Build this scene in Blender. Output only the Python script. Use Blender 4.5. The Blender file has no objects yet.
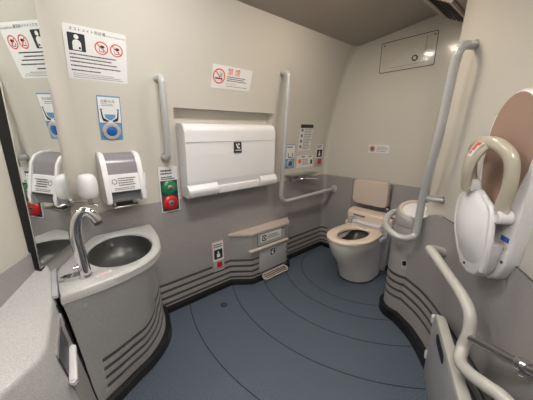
import bpy, bmesh, math, random
from mathutils import Matrix, Vector
from math import pi, sin, cos, tan, radians as R
random.seed(4)
S = bpy.context.scene
COL = S.collection

# ------------------------------------------------------------------ materials
MATS = {}
def mat(name, col, rough=.5, metal=0., spec=.5, coat=0., noise=0., nscale=300., bump=0., bscale=200., emit=0., trans=0., large=0.):
    if name in MATS: return MATS[name]
    m = bpy.data.materials.new(name); m.use_nodes = True
    nt = m.node_tree; b = nt.nodes['Principled BSDF']
    c = (*col, 1)
    b.inputs['Base Color'].default_value = c
    b.inputs['Roughness'].default_value = rough
    b.inputs['Metallic'].default_value = metal
    b.inputs['Specular IOR Level'].default_value = spec
    b.inputs['Coat Weight'].default_value = coat
    b.inputs['Coat Roughness'].default_value = .08
    if emit:
        b.inputs['Emission Color'].default_value = c
        b.inputs['Emission Strength'].default_value = emit
    tc = nt.nodes.new('ShaderNodeTexCoord')
    if noise or large:
        n = nt.nodes.new('ShaderNodeTexNoise'); n.inputs['Scale'].default_value = nscale; n.inputs['Detail'].default_value = 3
        nt.links.new(tc.outputs['Object'], n.inputs['Vector'])
        mr = nt.nodes.new('ShaderNodeMapRange'); mr.inputs['From Min'].default_value = .3; mr.inputs['From Max'].default_value = .7
        mr.inputs['To Min'].default_value = 1 - noise; mr.inputs['To Max'].default_value = 1 + noise
        nt.links.new(n.outputs['Fac'], mr.inputs['Value'])
        n2 = nt.nodes.new('ShaderNodeTexNoise'); n2.inputs['Scale'].default_value = 4
        nt.links.new(tc.outputs['Object'], n2.inputs['Vector'])
        m2 = nt.nodes.new('ShaderNodeMapRange'); m2.inputs['To Min'].default_value = 1 - large; m2.inputs['To Max'].default_value = 1 + large
        nt.links.new(n2.outputs['Fac'], m2.inputs['Value'])
        mu = nt.nodes.new('ShaderNodeMath'); mu.operation = 'MULTIPLY'
        nt.links.new(mr.outputs[0], mu.inputs[0]); nt.links.new(m2.outputs[0], mu.inputs[1])
        vm = nt.nodes.new('ShaderNodeVectorMath'); vm.operation = 'SCALE'
        vm.inputs[0].default_value = col
        nt.links.new(mu.outputs[0], vm.inputs['Scale'])
        nt.links.new(vm.outputs[0], b.inputs['Base Color'])
    if bump:
        n = nt.nodes.new('ShaderNodeTexNoise'); n.inputs['Scale'].default_value = bscale
        nt.links.new(tc.outputs['Object'], n.inputs['Vector'])
        bp = nt.nodes.new('ShaderNodeBump'); bp.inputs['Strength'].default_value = bump; bp.inputs['Distance'].default_value = .002
        nt.links.new(n.outputs['Fac'], bp.inputs['Height']); nt.links.new(bp.outputs[0], b.inputs['Normal'])
    MATS[name] = m
    return m

def srgb(r, g, b):
    f = lambda v: (v/255/12.92) if v/255 <= .04045 else ((v/255+.055)/1.055)**2.4
    return (f(r), f(g), f(b))

CREAM = mat('cream_panel', srgb(199, 195, 186), .2, spec=.5, coat=.5, noise=.015, nscale=500, bump=.03, bscale=14)
GREY = mat('grey_speckled_panel', srgb(152, 149, 148), .42, noise=.2, nscale=420, large=.03)
SINKG = mat('light_grey_speckled_resin', srgb(176, 176, 175), .32, noise=.22, nscale=380, coat=.2)
GROOVE = mat('groove_dark', srgb(74, 72, 74), .5)
BLACK = mat('black_vinyl', srgb(22, 22, 25), .35)
CEIL = mat('ceiling_panel', srgb(160, 150, 140), .3, noise=.05, nscale=300)
CHROME = mat('chrome', srgb(225, 225, 228), .06, 1.)
STEEL = mat('satin_steel', srgb(190, 188, 186), .3, 1.)
RAIL = mat('grey_coated_rail', srgb(186, 188, 188), .3, .25, coat=.3)
RAILW = mat('pale_coated_rail', srgb(188, 186, 180), .35, 0., coat=.2)
WHITE = mat('white_plastic', srgb(218, 217, 219), .3, coat=.15)
WHITE2 = mat('soft_white_plastic', srgb(208, 208, 211), .35)
LGREYP = mat('light_grey_plastic', srgb(168, 168, 172), .4)
SMOKE = mat('smoked_grey_plastic', srgb(128, 126, 130), .25)
DGREY = mat('dark_grey_plastic', srgb(60, 60, 66), .4)
BEIGE = mat('beige_plastic', srgb(180, 172, 156), .28, coat=.3)
BEIGE2 = mat('beige_trim', srgb(196, 184, 172), .4)
PAD = mat('pinkish_beige_pad', srgb(202, 186, 174), .5)
BROWN = mat('brown_pad', srgb(158, 132, 118), .55, noise=.04)
CERAM = mat('toilet_porcelain', srgb(205, 200, 196), .08, coat=.5)
SEATM = mat('toilet_seat_plastic', srgb(228, 212, 196), .25, coat=.2)
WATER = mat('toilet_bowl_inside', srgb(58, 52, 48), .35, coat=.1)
PAPER = mat('sign_white', srgb(220, 220, 219), .4)
INK = mat('sign_black', srgb(34, 34, 40), .5)
INKG = mat('sign_grey', srgb(105, 105, 108), .5)
RED = mat('red', srgb(205, 40, 38), .35)
ORANGE = mat('sign_red_orange', srgb(214, 76, 50), .5)
GREEN = mat('green', srgb(18, 120, 70), .3, coat=.4)
REDB = mat('red_button', srgb(200, 26, 36), .3, coat=.4)
BLUE = mat('sign_blue', srgb(96, 142, 180), .45)
BLUEB = mat('blue_button', srgb(22, 92, 168), .3, coat=.3)
BLUED = mat('label_blue', srgb(50, 90, 160), .45)
MIRROR = mat('mirror_glass', (.86, .89, .87), .012, 1.)
BOWL = mat('sink_bowl_steel', srgb(98, 98, 97), .42, .7, noise=.03)
LAMP = mat('lamp_diffuser', (1, .965, .93), .5, emit=26.)
FILLD = mat('dim_fill_diffuser', (1, .955, .91), .5, emit=13.)  # glow of the added fill light only
LAMPW = mat('warm_lamp_diffuser', (1, .86, .70), .5, emit=26.)

# floor material: blue-grey speckle
def floor_mat():
    m = bpy.data.materials.new('blue_speckled_vinyl'); m.use_nodes = True
    nt = m.node_tree; b = nt.nodes['Principled BSDF']
    tc = nt.nodes.new('ShaderNodeTexCoord')
    n = nt.nodes.new('ShaderNodeTexNoise'); n.inputs['Scale'].default_value = 230; n.inputs['Detail'].default_value = 2
    nt.links.new(tc.outputs['Object'], n.inputs['Vector'])
    r = nt.nodes.new('ShaderNodeValToRGB'); e = r.color_ramp.elements
    e[0].position = .36; e[0].color = (*srgb(52, 61, 73), 1)
    e[1].position = .66; e[1].color = (*srgb(118, 128, 139), 1)
    k = r.color_ramp.elements.new(.5); k.color = (*srgb(78, 90, 104), 1)
    nt.links.new(n.outputs['Fac'], r.inputs['Fac']); nt.links.new(r.outputs['Color'], b.inputs['Base Color'])
    b.inputs['Roughness'].default_value = .38
    n2 = nt.nodes.new('ShaderNodeTexNoise'); n2.inputs['Scale'].default_value = 120
    nt.links.new(tc.outputs['Object'], n2.inputs['Vector'])
    bp = nt.nodes.new('ShaderNodeBump'); bp.inputs['Strength'].default_value = .12; bp.inputs['Distance'].default_value = .002
    nt.links.new(n2.outputs['Fac'], bp.inputs['Height']); nt.links.new(bp.outputs[0], b.inputs['Normal'])
    return m
FLOOR = floor_mat()

# ------------------------------------------------------------------ object helpers
def obj(name, bm, mats, parent=None, M=None, smooth=35, label=None):
    me = bpy.data.meshes.new(name)
    bmesh.ops.recalc_face_normals(bm, faces=bm.faces) if getattr(bm, 'recalc', True) else None
    bm.to_mesh(me); bm.free()
    if not isinstance(mats, (list, tuple)): mats = [mats]
    for m in mats: me.materials.append(m)
    if smooth:
        me.polygons.foreach_set('use_smooth', [True]*len(me.polygons))
        me.set_sharp_from_angle(angle=R(smooth))
    o = bpy.data.objects.new(name, me); COL.objects.link(o)
    if parent: o.parent = parent
    if M is not None: o.matrix_local = M
    if label: o['label'] = label
    return o

def thing(name, label, cat, M=None, group=None):
    o = bpy.data.objects.new(name, None); COL.objects.link(o)
    o.empty_display_size = .05
    if M is not None: o.matrix_world = M
    o['label'] = label; o['category'] = cat
    if group: o['group'] = group
    return o
def tag(o, label, cat, group=None):
    o['label'] = label; o['category'] = cat
    if group: o['group'] = group
    return o
def struct(o): o['kind'] = 'structure'; return o

def B(): return bmesh.new()
def box(bm, lo, hi, bev=0, seg=2, mi=0, M=None):
    lo = Vector(lo); hi = Vector(hi)
    r = bmesh.ops.create_cube(bm, size=1)
    vs = r['verts']
    for v in vs: v.co = Vector([(lo[i]+hi[i])/2 + v.co[i]*(hi[i]-lo[i]) for i in range(3)])
    fs = list({f for v in vs for f in v.link_faces})
    if bev:
        es = list({e for v in vs for e in v.link_edges})
        rr = bmesh.ops.bevel(bm, geom=es, offset=bev, segments=seg, affect='EDGES', profile=.5)
        fs = list({f for f in rr['faces']} | {f for f in fs if f.is_valid})
        vs = list({v for f in fs for v in f.verts})
        # include the rest of the island
        seen = set(vs); st = list(vs)
        while st:
            v = st.pop()
            for e in v.link_edges:
                w = e.other_vert(v)
                if w not in seen: seen.add(w); st.append(w)
        vs = list(seen); fs = list({f for v in vs for f in v.link_faces})
    for f in fs: f.material_index = mi
    if M is not None: bmesh.ops.transform(bm, matrix=M, verts=vs)
    return vs

def extr(bm, pts, y0, y1, mi=0, axis='Y', bev=0):
    """closed outline pts (a,b) extruded. axis Y: (x,z) outline from y0 to y1; axis Z: (x,y) outline; axis X: (y,z)."""
    def P(a, b, c):
        return {'Y': (a, c, b), 'Z': (a, b, c), 'X': (c, a, b)}[axis]
    v0 = [bm.verts.new(P(a, b, y0)) for a, b in pts]
    v1 = [bm.verts.new(P(a, b, y1)) for a, b in pts]
    n = len(pts); fs = []
    fs.append(bm.faces.new(v0)); fs.append(bm.faces.new(v1[::-1]))
    for i in range(n): fs.append(bm.faces.new((v0[i], v1[i], v1[(i+1) % n], v0[(i+1) % n])))
    for f in fs: f.material_index = mi
    if bev:
        es = [e for f in fs[:2] for e in f.edges]
        bmesh.ops.bevel(bm, geom=es, offset=bev, segments=3, affect='EDGES', profile=.5)
    return fs

def rrect(w, h, r, cx=0, cz=0, n=6):
    pts = []
    for (sx, sz, a0) in ((1, 1, 0), (-1, 1, 90), (-1, -1, 180), (1, -1, 270)):
        for k in range(n+1):
            a = R(a0 + 90*k/n)
            pts.append((cx + sx*(w/2-r) + r*cos(a), cz + sz*(h/2-r) + r*sin(a)))
    return pts
def circ(r, cx=0, cz=0, n=32, rz=None):
    return [(cx + r*cos(2*pi*k/n), cz + (rz or r)*sin(2*pi*k/n)) for k in range(n)]

def cyl(bm, p0, p1, r0, r1=None, n=24, mi=0, cap=True):
    p0 = Vector(p0); p1 = Vector(p1); r1 = r0 if r1 is None else r1
    d = (p1-p0).normalized(); a = d.orthogonal().normalized(); b = d.cross(a)
    c0 = [bm.verts.new(p0 + (a*cos(2*pi*k/n)+b*sin(2*pi*k/n))*r0) for k in range(n)]
    c1 = [bm.verts.new(p1 + (a*cos(2*pi*k/n)+b*sin(2*pi*k/n))*r1) for k in range(n)]
    fs = [bm.faces.new((c0[k], c0[(k+1) % n], c1[(k+1) % n], c1[k])) for k in range(n)]
    if cap: fs += [bm.faces.new(c0[::-1]), bm.faces.new(c1)]
    for f in fs: f.material_index = mi

def catmull(pts, n=8):
    pts = [Vector(p) for p in pts]; out = []
    for i in range(len(pts)-1):
        p0 = pts[i-1] if i else pts[0]*2-pts[1]
        p1, p2 = pts[i], pts[i+1]
        p3 = pts[i+2] if i+2 < len(pts) else p2*2-p1
        for k in range(n):
            t = k/n
            out.append(.5*((2*p1)+(p2-p0)*t+(2*p0-5*p1+4*p2-p3)*t*t+(3*p1-p0-3*p2+p3)*t**3))
    out.append(pts[-1]); return out

def fillet(pts, r, n=7):
    """polyline in 3-D with rounded corners"""
    pts = [Vector(p) for p in pts]
    out = [pts[0]]
    for i in range(1, len(pts)-1):
        rr = r[i] if isinstance(r, (list, tuple)) else r
        a = (pts[i-1]-pts[i]); b = (pts[i+1]-pts[i])
        la, lb = a.length, b.length; a.normalize(); b.normalize()
        ang = a.angle(b)
        if rr <= 0 or ang > pi-.01: out.append(pts[i]); continue
        t = min(rr/tan(ang/2), la*.49, lb*.49)
        p, q = pts[i]+a*t, pts[i]+b*t
        rad = t*tan(ang/2)
        c = pts[i] + (a+b).normalized()*(rad/sin(ang/2))
        u = (p-c); w = (q-c); th = u.angle(w)
        for k in range(n+1):
            s = k/n
            out.append(c + (u*sin((1-s)*th)+w*sin(s*th))/sin(th))
    out.append(pts[-1]); return out

def tube(bm, path, r, n=16, mi=0, cap=True, radii=None, squash=None):
    path = [Vector(p) for p in path]
    m = len(path); rings = []
    t = (path[1]-path[0]).normalized(); a = t.orthogonal().normalized()
    for i, p in enumerate(path):
        t = (path[min(i+1, m-1)]-path[max(i-1, 0)]).normalized()
        a = (a - t*a.dot(t)).normalized(); b = t.cross(a)
        rr = radii[i] if radii else r
        if squash:  # squash=(dir, width radius, thickness radius)
            d = Vector(squash[0]); d = (d - t*d.dot(t)).normalized(); e = t.cross(d)
            rings.append([bm.verts.new(p + e*cos(2*pi*k/n)*squash[1] + d*sin(2*pi*k/n)*squash[2]) for k in range(n)])
        else:
            rings.append([bm.verts.new(p + (a*cos(2*pi*k/n)+b*sin(2*pi*k/n))*rr) for k in range(n)])
    fs = []
    for i in range(m-1):
        for k in range(n):
            fs.append(bm.faces.new((rings[i][k], rings[i][(k+1) % n], rings[i+1][(k+1) % n], rings[i+1][k])))
    if cap: fs += [bm.faces.new(rings[0][::-1]), bm.faces.new(rings[-1])]
    for f in fs: f.material_index = mi

def loft(bm, rings, closed=True, mi=None, cap0=False, cap1=False):
    """rings: lists of 3-D points, same count"""
    V = [[bm.verts.new(p) for p in r] for r in rings]
    n = len(V[0])
    for i in range(len(V)-1):
        for k in range(n if closed else n-1):
            f = bm.faces.new((V[i][k], V[i][(k+1) % n], V[i+1][(k+1) % n], V[i+1][k]))
            if mi: f.material_index = mi[i]
    if cap0: f = bm.faces.new(V[0][::-1]); f.material_index = mi[0] if mi else 0
    if cap1: f = bm.faces.new(V[-1]); f.material_index = mi[-1] if mi else 0
    return V

def lathe(bm, prof, M=None, n=32, mi=0):
    rings = []
    vs = []
    for r, z in prof:
        rings.append([Vector((max(r, 1e-5)*cos(2*pi*k/n), max(r, 1e-5)*sin(2*pi*k/n), z)) for k in range(n)])
    if M is not None: rings = [[M @ p for p in r] for r in rings]
    V = loft(bm, rings, True, [mi]*len(rings), True, True)

def text_bm(bm, s, size, x, z, y, mi=0, align='LEFT', depth=.0004):
    cu = bpy.data.curves.new('t', 'FONT'); cu.body = s; cu.size = size; cu.align_x = align
    cu.resolution_u = 2
    o = bpy.data.objects.new('t', cu)
    me = o.to_mesh()
    M = Matrix.Translation((x, y, z)) @ Matrix.Rotation(pi/2, 4, 'X')
    vm = {}
    for v in me.vertices: vm[v.index] = bm.verts.new(M @ v.co)
    for p in me.polygons:
        try: f = bm.faces.new([vm[i] for i in p.vertices]); f.material_index = mi
        except ValueError: pass
    o.to_mesh_clear(); bpy.data.objects.remove(o); bpy.data.curves.remove(cu)

def textlines(bm, x0, x1, z0, z1, n, y, mi=0, fill=.45, chunk=.01):
    """rows of small printed marks too fine to read"""
    rnd = random.Random(int((x0+z0)*1000)+n)
    for i in range(n):
        z = z1 - (z1-z0)*(i+.5)/n; h = (z1-z0)/n*fill
        x = x0; end = x1 - rnd.random()*(x1-x0)*.25
        while x < end:
            w = chunk*rnd.uniform(.4, 1.3)
            w = min(w, end-x)
            if w < chunk*.2: break
            extr(bm, [(x, z-h/2), (x+w, z-h/2), (x+w, z+h/2), (x, z+h/2)], y, y-.0003, mi)
            x += w + chunk*.22

# ------------------------------------------------------------------ the room in plan
H = 1.30
def wy(z): return 1.75 - .25*max(0, (z-.9)/1.1)**2         # the long wall curves in above the dado
def wtilt(z): return math.atan(.4132*max(0, z-.9))
XF = 2.40
aM = R(-28); nM = Vector((cos(aM), sin(aM), 0)); dM = Vector((-sin(aM), cos(aM), 0))
pM = Vector((.020, 1.4, 0)); pW = pM - nM*.035
pB = Vector((1.84, .524, 0)); uB = Vector((-.7983, -.6023, 0)); oB = Vector((-.6023, .7983, 0))   # partition: along / out
def PB(s, o, z): return pB + uB*s + oB*o + Vector((0, 0, z))
ZW = .845

def MA(x, z, y=None, tilt=True):      # frame on the long wall
    return Matrix.Translation((x, wy(z) if y is None else y, z)) @ Matrix.Rotation(wtilt(z) if tilt else 0, 4, 'X')
def MF(y, z, x=XF): return Matrix.Translation((x, y, z)) @ Matrix.Rotation(-pi/2, 4, 'Z')
aB = math.atan2(uB.y, uB.x)
def MB(s, z, o=0): return Matrix.Translation(PB(s, o, z)) @ Matrix.Rotation(aB, 4, 'Z')
def ML(s, z, o=0):                    # frame on the mirror wall (s along the wall from the middle of the mirror)
    return Matrix.Translation(pW + dM*s + nM*o + Vector((0, 0, z))) @ Matrix.Rotation(R(62), 4, 'Z')

def offs(path, d):
    """offset a plan polyline to its right-hand side normal by d (2-D)"""
    out = []; m = len(path)
    for i, p in enumerate(path):
        t = (path[min(i+1, m-1)]-path[max(i-1, 0)]); t = Vector((t.x, t.y, 0)).normalized()
        out.append(Vector(p) + Vector((t.y, -t.x, 0))*d)
    return out

# groove profile: (z, inward offset, material of the band above)
GZ = [.222, .168, .114, .064]
def dado_profile(top=ZW, th=.006, gz=GZ, gh=.019, gd=.0052, skirt=.042, sk=.028):
    rows = [(0., th+sk, 2), (skirt-.008, th+sk, 2), (skirt, th+.002, 2), (skirt, th, 0)]
    for g in sorted(gz):
        if g-gh/2 <= skirt+.001: continue
        rows += [(g-gh/2, th, 1), (g-gh/2+.001, th-gd, 1), (g+gh/2-.001, th-gd, 1), (g+gh/2, th, 0)]
    rows += [(top-.003, th, 0), (top, th-.003, 0), (top, -.002, 0)]
    return rows
def dado(name, path, rows, basis=None, parent=None):
    bm = B(); rings = [[p + Vector((0, 0, z)) for p in offs(path, d)] for z, d, _ in rows]
    mi = [m for _, _, m in rows]
    loft(bm, rings, False, mi)
    return bm

# long wall (wall_back) with corner fillets, and the recess of the changing table
def backpath(z, r1=.09, r2=.07, xs=()):
    y = wy(z)
    s = (y-pW.y)/dM.y; c1 = pW + dM*s; c1 = Vector((c1.x, y, 0)); c2 = Vector((XF, y, 0))
    a = c1 - dM*(.14); b = Vector((XF, y-.10, 0))
    p = fillet([a, c1, c2, b], [0, r1, r2, 0], 6)
    # insert x breakpoints on the straight run
    i = 8
    head, tail = p[:8], p[8:]
    mids = [Vector((x, y, 0)) for x in xs]
    return head + mids + tail
RX0, RX1, RZ0, RZ1 = .70, 1.56, .862, 1.45
xs = [RX0, RX1]
zs = [0, .4, .6, RZ0, .9, 1.0, 1.1, 1.2, 1.3, 1.4, RZ1, 1.52, 1.6, 1.68, 1.76, 1.84, 1.92, 2.0, 2.075]
bm = B()
rows = [[p + Vector((0, 0, z)) for p in backpath(z, xs=xs)] for z in zs]
V = [[bm.verts.new(p) for p in r] for r in rows]
for i in range(len(V)-1):
    for k in range(len(V[0])-1):
        if k == 8 and RZ0-1e-6 <= zs[i] < RZ1-1e-6: continue
        bm.faces.new((V[i][k], V[i][k+1], V[i+1][k+1], V[i+1][k]))
# the recess: rounded-back box behind the opening
YR = 1.765
i0, i1 = zs.index(RZ0), zs.index(RZ1)
L0 = [V[i][8] for i in range(i0, i1+1)]; L1 = [V[i][9] for i in range(i0, i1+1)]
b0 = [bm.verts.new((RX0+.012, YR, v.co.z)) for v in L0]; b1 = [bm.verts.new((RX1-.012, YR, v.co.z)) for v in L1]
for k in range(len(L0)-1):
    bm.faces.new((L0[k], b0[k], b0[k+1], L0[k+1])); bm.faces.new((L1[k], L1[k+1], b1[k+1], b1[k]))
    bm.faces.new((b0[k], b1[k], b1[k+1], b0[k+1]))
bm.faces.new((L0[-1], b0[-1], b1[-1], L1[-1])); bm.faces.new((L0[0], L1[0], b1[0], b0[0]))
struct(obj('wall_back', bm, CREAM, smooth=25))

# mirror wall, far wall, partition
def wallplane(name, pts, z0, z1, m=CREAM):
    bm = B(); loft(bm, [[Vector((p[0], p[1], z)) for p in pts] for z in (z0, z1)], False)
    return struct(obj(name, bm, m))
w0 = pW + dM*.25; w1 = pW - dM*2.17
wallplane('wall_left', [w1, w0], 0, 2.2)
bm = B(); loft(bm, [[Vector((XF, wy(z)-.10, z)), Vector((XF, 1.0, z)), Vector((XF, -.1, z))] for z in [0, .5, .9]+[1+.1*k for k in range(13)]], False)
struct(obj('wall_far', bm, CREAM))

Bpath = [Vector(p) for p in [(2.40, .22, 0), (2.1, .36, 0), (1.95, .44, 0)]]
nose = fillet([Vector((1.93, .40, 0)), Vector((1.90, .569, 0)) + uB*.0, PB(.12, 0, 0)], .045, 6)
nearpart = catmull([PB(.12, 0, 0), PB(.45, 0, 0), Vector((1.233, .066, 0)), Vector((1.115, -.005, 0)), Vector((.98, -.06, 0)), Vector((.62, -.15, 0)), Vector((0, -.32, 0)), Vector((-1.04, -.56, 0))], 6)
bplan = [Vector((2.40, .20, 0)), Vector((2.0, .32, 0))] + nose[1:-1] + nearpart
bm = B()
rows = []
for z in (ZW-.05, ZW, 1.1, 1.4, 1.7, 2.0, 2.2):
    sh = uB*(.07*(z-ZW))
    rows.append([p + Vector((0, 0, z)) + (sh if 1 < i < len(nose)+2 else Vector()) for i, p in enumerate(bplan)])
loft(bm, rows, False)
struct(obj('wall_right', bm, CREAM))

# dado panels: grey lower halves of the walls
struct(obj('trim_1', dado('d', [p for p in backpath(.5)], dado_profile(top=ZW)), [GREY, GROOVE, BLACK], smooth=25))
fp = [Vector((XF, 1.66, 0)), Vector((XF, -.05, 0))]
struct(obj('trim_2', dado('d', fp, dado_profile(top=ZW, gz=[])), [GREY, GROOVE, BLACK], smooth=25))
lp = [w1, pW + dM*.255]
struct(obj('trim_3', dado('d', lp, dado_profile(top=ZW+.01, gz=[])), [GREY, GROOVE, BLACK], smooth=25))
# partition dado, flared a little at the foot
bl = catmull([PB(-.06, .10, 0), PB(.02, .088, 0), PB(.10, .058, 0), PB(.19, .027, 0), PB(.31, .008, 0), PB(.45, .002, 0)], 5)[:-1] + nearpart[6:]
rws = dado_profile(top=ZW+.005, th=.008, skirt=.07, gz=[.34, .285, .23, .175], sk=.03)
rws[-1] = (rws[-1][0], -.09, 0)
rws = [(z, d + .02*max(0, (.42-z)/.42)**1.5, m) for z, d, m in rws]
rows = []
bm = B()
rings = []
for z, d, _ in rws:
    P = offs(bl, d if d > -.05 else -.09); Q = offs(bl, -.004)
    def w(i): t_ = max(0, min(1, (i-7)/10)); return t_*t_*(3-2*t_)
    rings.append([(q.lerp(p, w(i)) if d < -.05 else p) + Vector((0, 0, z if z < .6 else z-.085*(1-w(i)))) for i, (p, q) in enumerate(zip(P, Q))])
loft(bm, rings, False, [m for _, _, m in rws])
struct(obj('trim_4', bm, [GREY, GROOVE, BLACK], smooth=25))
# hairline joint above the partition dado
bm = B(); tube(bm, [p + Vector((0, 0, ZW+.006)) for p in offs(bl[18:], .008)], .0022, 6)
struct(obj('trim_5', bm, GROOVE))

# ceiling: highest at y=.83, sloping down both ways
bm = B()
prof = [(1.62, 2.0425), (1.47, 2.060), (1.2, 2.092), (.83, 2.135), (.80, 2.13), (.58, 2.01), (.2, 1.98), (-1.0, 1.98)]
loft(bm, [[Vector((x, y, z)) for y, z in prof] for x in (-1.3, XF+.02)], False)
struct(obj('ceiling', bm, CEIL, smooth=12))
# floor with the concentric joints as fine inlaid strips
bm = B(); box(bm, (-1.3, -1, -.05), (XF+.1, 1.9, 0))
struct(obj('floor', bm, FLOOR))
tc = Vector((2.20, 1.13))
bm = B()
for r in (.560, .722, .955, 1.238, 1.60):
    n = 160; pts = []
    for k in range(n+1):
        a = pi*.5 + pi*k/n
        pts.append((tc.x + r*cos(a), tc.y + r*sin(a), a))
    def inside(x, y):
        if y > 1.742 or x < .0: return False
        s = (Vector((x, y, 0))-pB).dot(oB); u = (Vector((x, y, 0))-pB).dot(uB)
        return s > .06 and (u > .0 or s > .2 or True)
    prev = None
    for x, y, a in pts:
        if not inside(x, y): prev = None; continue
        c = Vector((cos(a), sin(a), 0))*.0032
        cur = (bm.verts.new(Vector((x, y, .0006))-c), bm.verts.new(Vector((x, y, .0006))+c))
        if prev: bm.faces.new((prev[0], prev[1], cur[1], cur[0]))
        prev = cur
struct(obj('trim_6', bm, mat('joint_dark', srgb(30, 32, 36), .6)))
t = thing('floor_drain', 'small round black drain in the blue floor near the long wall', 'drain', Matrix.Translation((.905, 1.534, 0)))
bm = B(); lathe(bm, [(.026, .0005), (.024, .003), (.018, .003), (.016, .0012)], n=24); obj('drain_ring', bm, BLACK, t)
bm = B(); lathe(bm, [(.0155, .0006), (.0155, .002)], n=20); obj('drain_plug', bm, GROOVE, t)

# ceiling vent on the sloping part beyond the partition
sl = math.atan2(.12, .22)
Mv = Matrix.Translation((2.13, .665, 2.054)) @ Matrix.Rotation(sl, 4, 'X')
t = thing('ceiling_vent', 'slatted air vent in a pale frame on the sloping ceiling edge', 'vent', Mv)
bm = B()
for lo, hi in (((-.26, .080, -.014), (.26, .125, .002)), ((-.26, -.105, -.014), (.26, -.085, .002)), ((-.26, -.085, -.014), (-.24, .085, .002)), ((.24, -.085, -.014), (.26, .085, .002))):
    box(bm, lo, hi, .002)
obj('frame', bm, BEIGE2, t)
bm = B(); box(bm, (-.24, -.085, -.002), (.24, .085, .001)); obj('backing', bm, BLACK, t)
for k in range(5):
    bm = B(); y = .066 - k*.033
    box(bm, (-.24, y-.007, -.012), (.24, y+.003, -.003), .001); obj('slat', bm, DGREY, t)

# ceiling lamps, the last one an added fill light
def lamp(x, y, z, w, d, label, rx=0, m=None):
    t = thing('ceiling_light', label, 'lamp', Matrix.Translation((x, y, z)) @ Matrix.Rotation(rx, 4, 'X'))
    bm = B(); box(bm, (-w/2-.012, -d/2-.012, -.016), (w/2+.012, d/2+.012, .01), .004); obj('frame', bm, WHITE, t)
    bm = B(); box(bm, (-w/2, -d/2, -.020), (w/2, d/2, -.010), .003); obj('diffuser', bm, m or LAMP, t)
lamp(1.42, .88, 2.119, .30, .18, 'rectangular ceiling light nearer the toilet', .116, LAMPW)
lamp(.45, .95, 2.111, .40, .20, 'rectangular ceiling light above the washbasin', .116)
lamp(.15, -.05, 1.982, .60, .30, 'wide unseen fill light added on the ceiling near the entrance side', 0, FILLD)  # added behind the camera, out of view, to brighten the walls

# ------------------------------------------------------------------ signs
def sign(name, label, cat, M, w, h, r=.006, plate=PAPER, border=None, th=.0035):
    t = thing(name, label, cat, M)
    bm = B(); extr(bm, rrect(w, h, r), .012, -th, 0)
    obj('plate', bm, plate, t)
    if border:
        bm = B()
        o = rrect(w, h, r); i = rrect(w-.006, h-.006, max(r-.003, .001))
        a = [bm.verts.new((x, -th-.0004, z)) for x, z in o]; b = [bm.verts.new((x, -th-.0004, z)) for x, z in i]
        n = len(a)
        for k in range(n): bm.faces.new((a[k], a[(k+1) % n], b[(k+1) % n], b[k]))
        obj('border', bm, border, t)
    return t, -th
def ringpoly(bm, R1, R0, cx, cz, y, mi=0, n=32):
    a = [bm.verts.new((cx+R1*cos(2*pi*k/n), y, cz+R1*sin(2*pi*k/n))) for k in range(n)]
    b = [bm.verts.new((cx+R0*cos(2*pi*k/n), y, cz+R0*sin(2*pi*k/n))) for k in range(n)]
    for k in range(n):
        f = bm.faces.new((a[k], a[(k+1) % n], b[(k+1) % n], b[k])); f.material_index = mi
def prohibit(t, cx, cz, r, y, inner='cup', m=ORANGE):
    bm = B()
    e = y-.0006
    if inner == 'cigarette':
        extr(bm, [(cx-r*.62, cz-r*.38), (cx+r*.6, cz-r*.38), (cx+r*.6, cz-r*.2), (cx-r*.62, cz-r*.2)], y, e)
        for k in range(3):
            px = [(cx+r*(.05+.16*k)+r*.08*sin(q), cz+r*(-.08+.18*q)) for q in (0, 1, 2, 3)]
            pl = px + [(a+r*.06, b) for a, b in px[::-1]]
            extr(bm, pl, y, e)
    else:
        extr(bm, [(cx-r*.4, cz+r*.2), (cx+r*.1, cz+r*.45), (cx+r*.5, cz+r*.3), (cx+r*.35, cz), (cx-r*.2, cz+r*.02)], y, e)
        extr(bm, [(cx-r*.42, cz-r*.1), (cx-r*.34, cz-r*.1), (cx-r*.25, cz-r*.5), (cx+r*.25, cz-r*.5), (cx+r*.34, cz-r*.1), (cx+r*.42, cz-r*.1), (cx+r*.3, cz-r*.6), (cx-r*.3, cz-r*.6)], y, e)
    obj('pictogram', bm, INK, t)
    bm = B(); ringpoly(bm, r, r*.83, cx, cz, y-.0012)
    c, s = cos(R(-45)), sin(R(-45)); hw = r*.07; L = r*.9
    v = [bm.verts.new((cx+a*c-b*s, y-.0013, cz+a*s+b*c)) for a, b in ((-L, -hw), (L, -hw), (L, hw), (-L, hw))]
    bm.faces.new(v)
    obj('prohibition_ring', bm, m, t)
def person(bm, cx, cz, k, y, mi=0):
    extr(bm, circ(.2*k, cx, cz+.52*k, 20), y, y-.0005, mi)
    extr(bm, [(cx-.36*k, cz-.62*k), (cx-.36*k, cz+.02*k), (cx-.26*k, cz+.2*k), (cx-.1*k, cz+.28*k), (cx+.1*k, cz+.28*k), (cx+.26*k, cz+.2*k), (cx+.36*k, cz+.02*k), (cx+.36*k, cz-.62*k)], y, y-.0005, mi)

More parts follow.
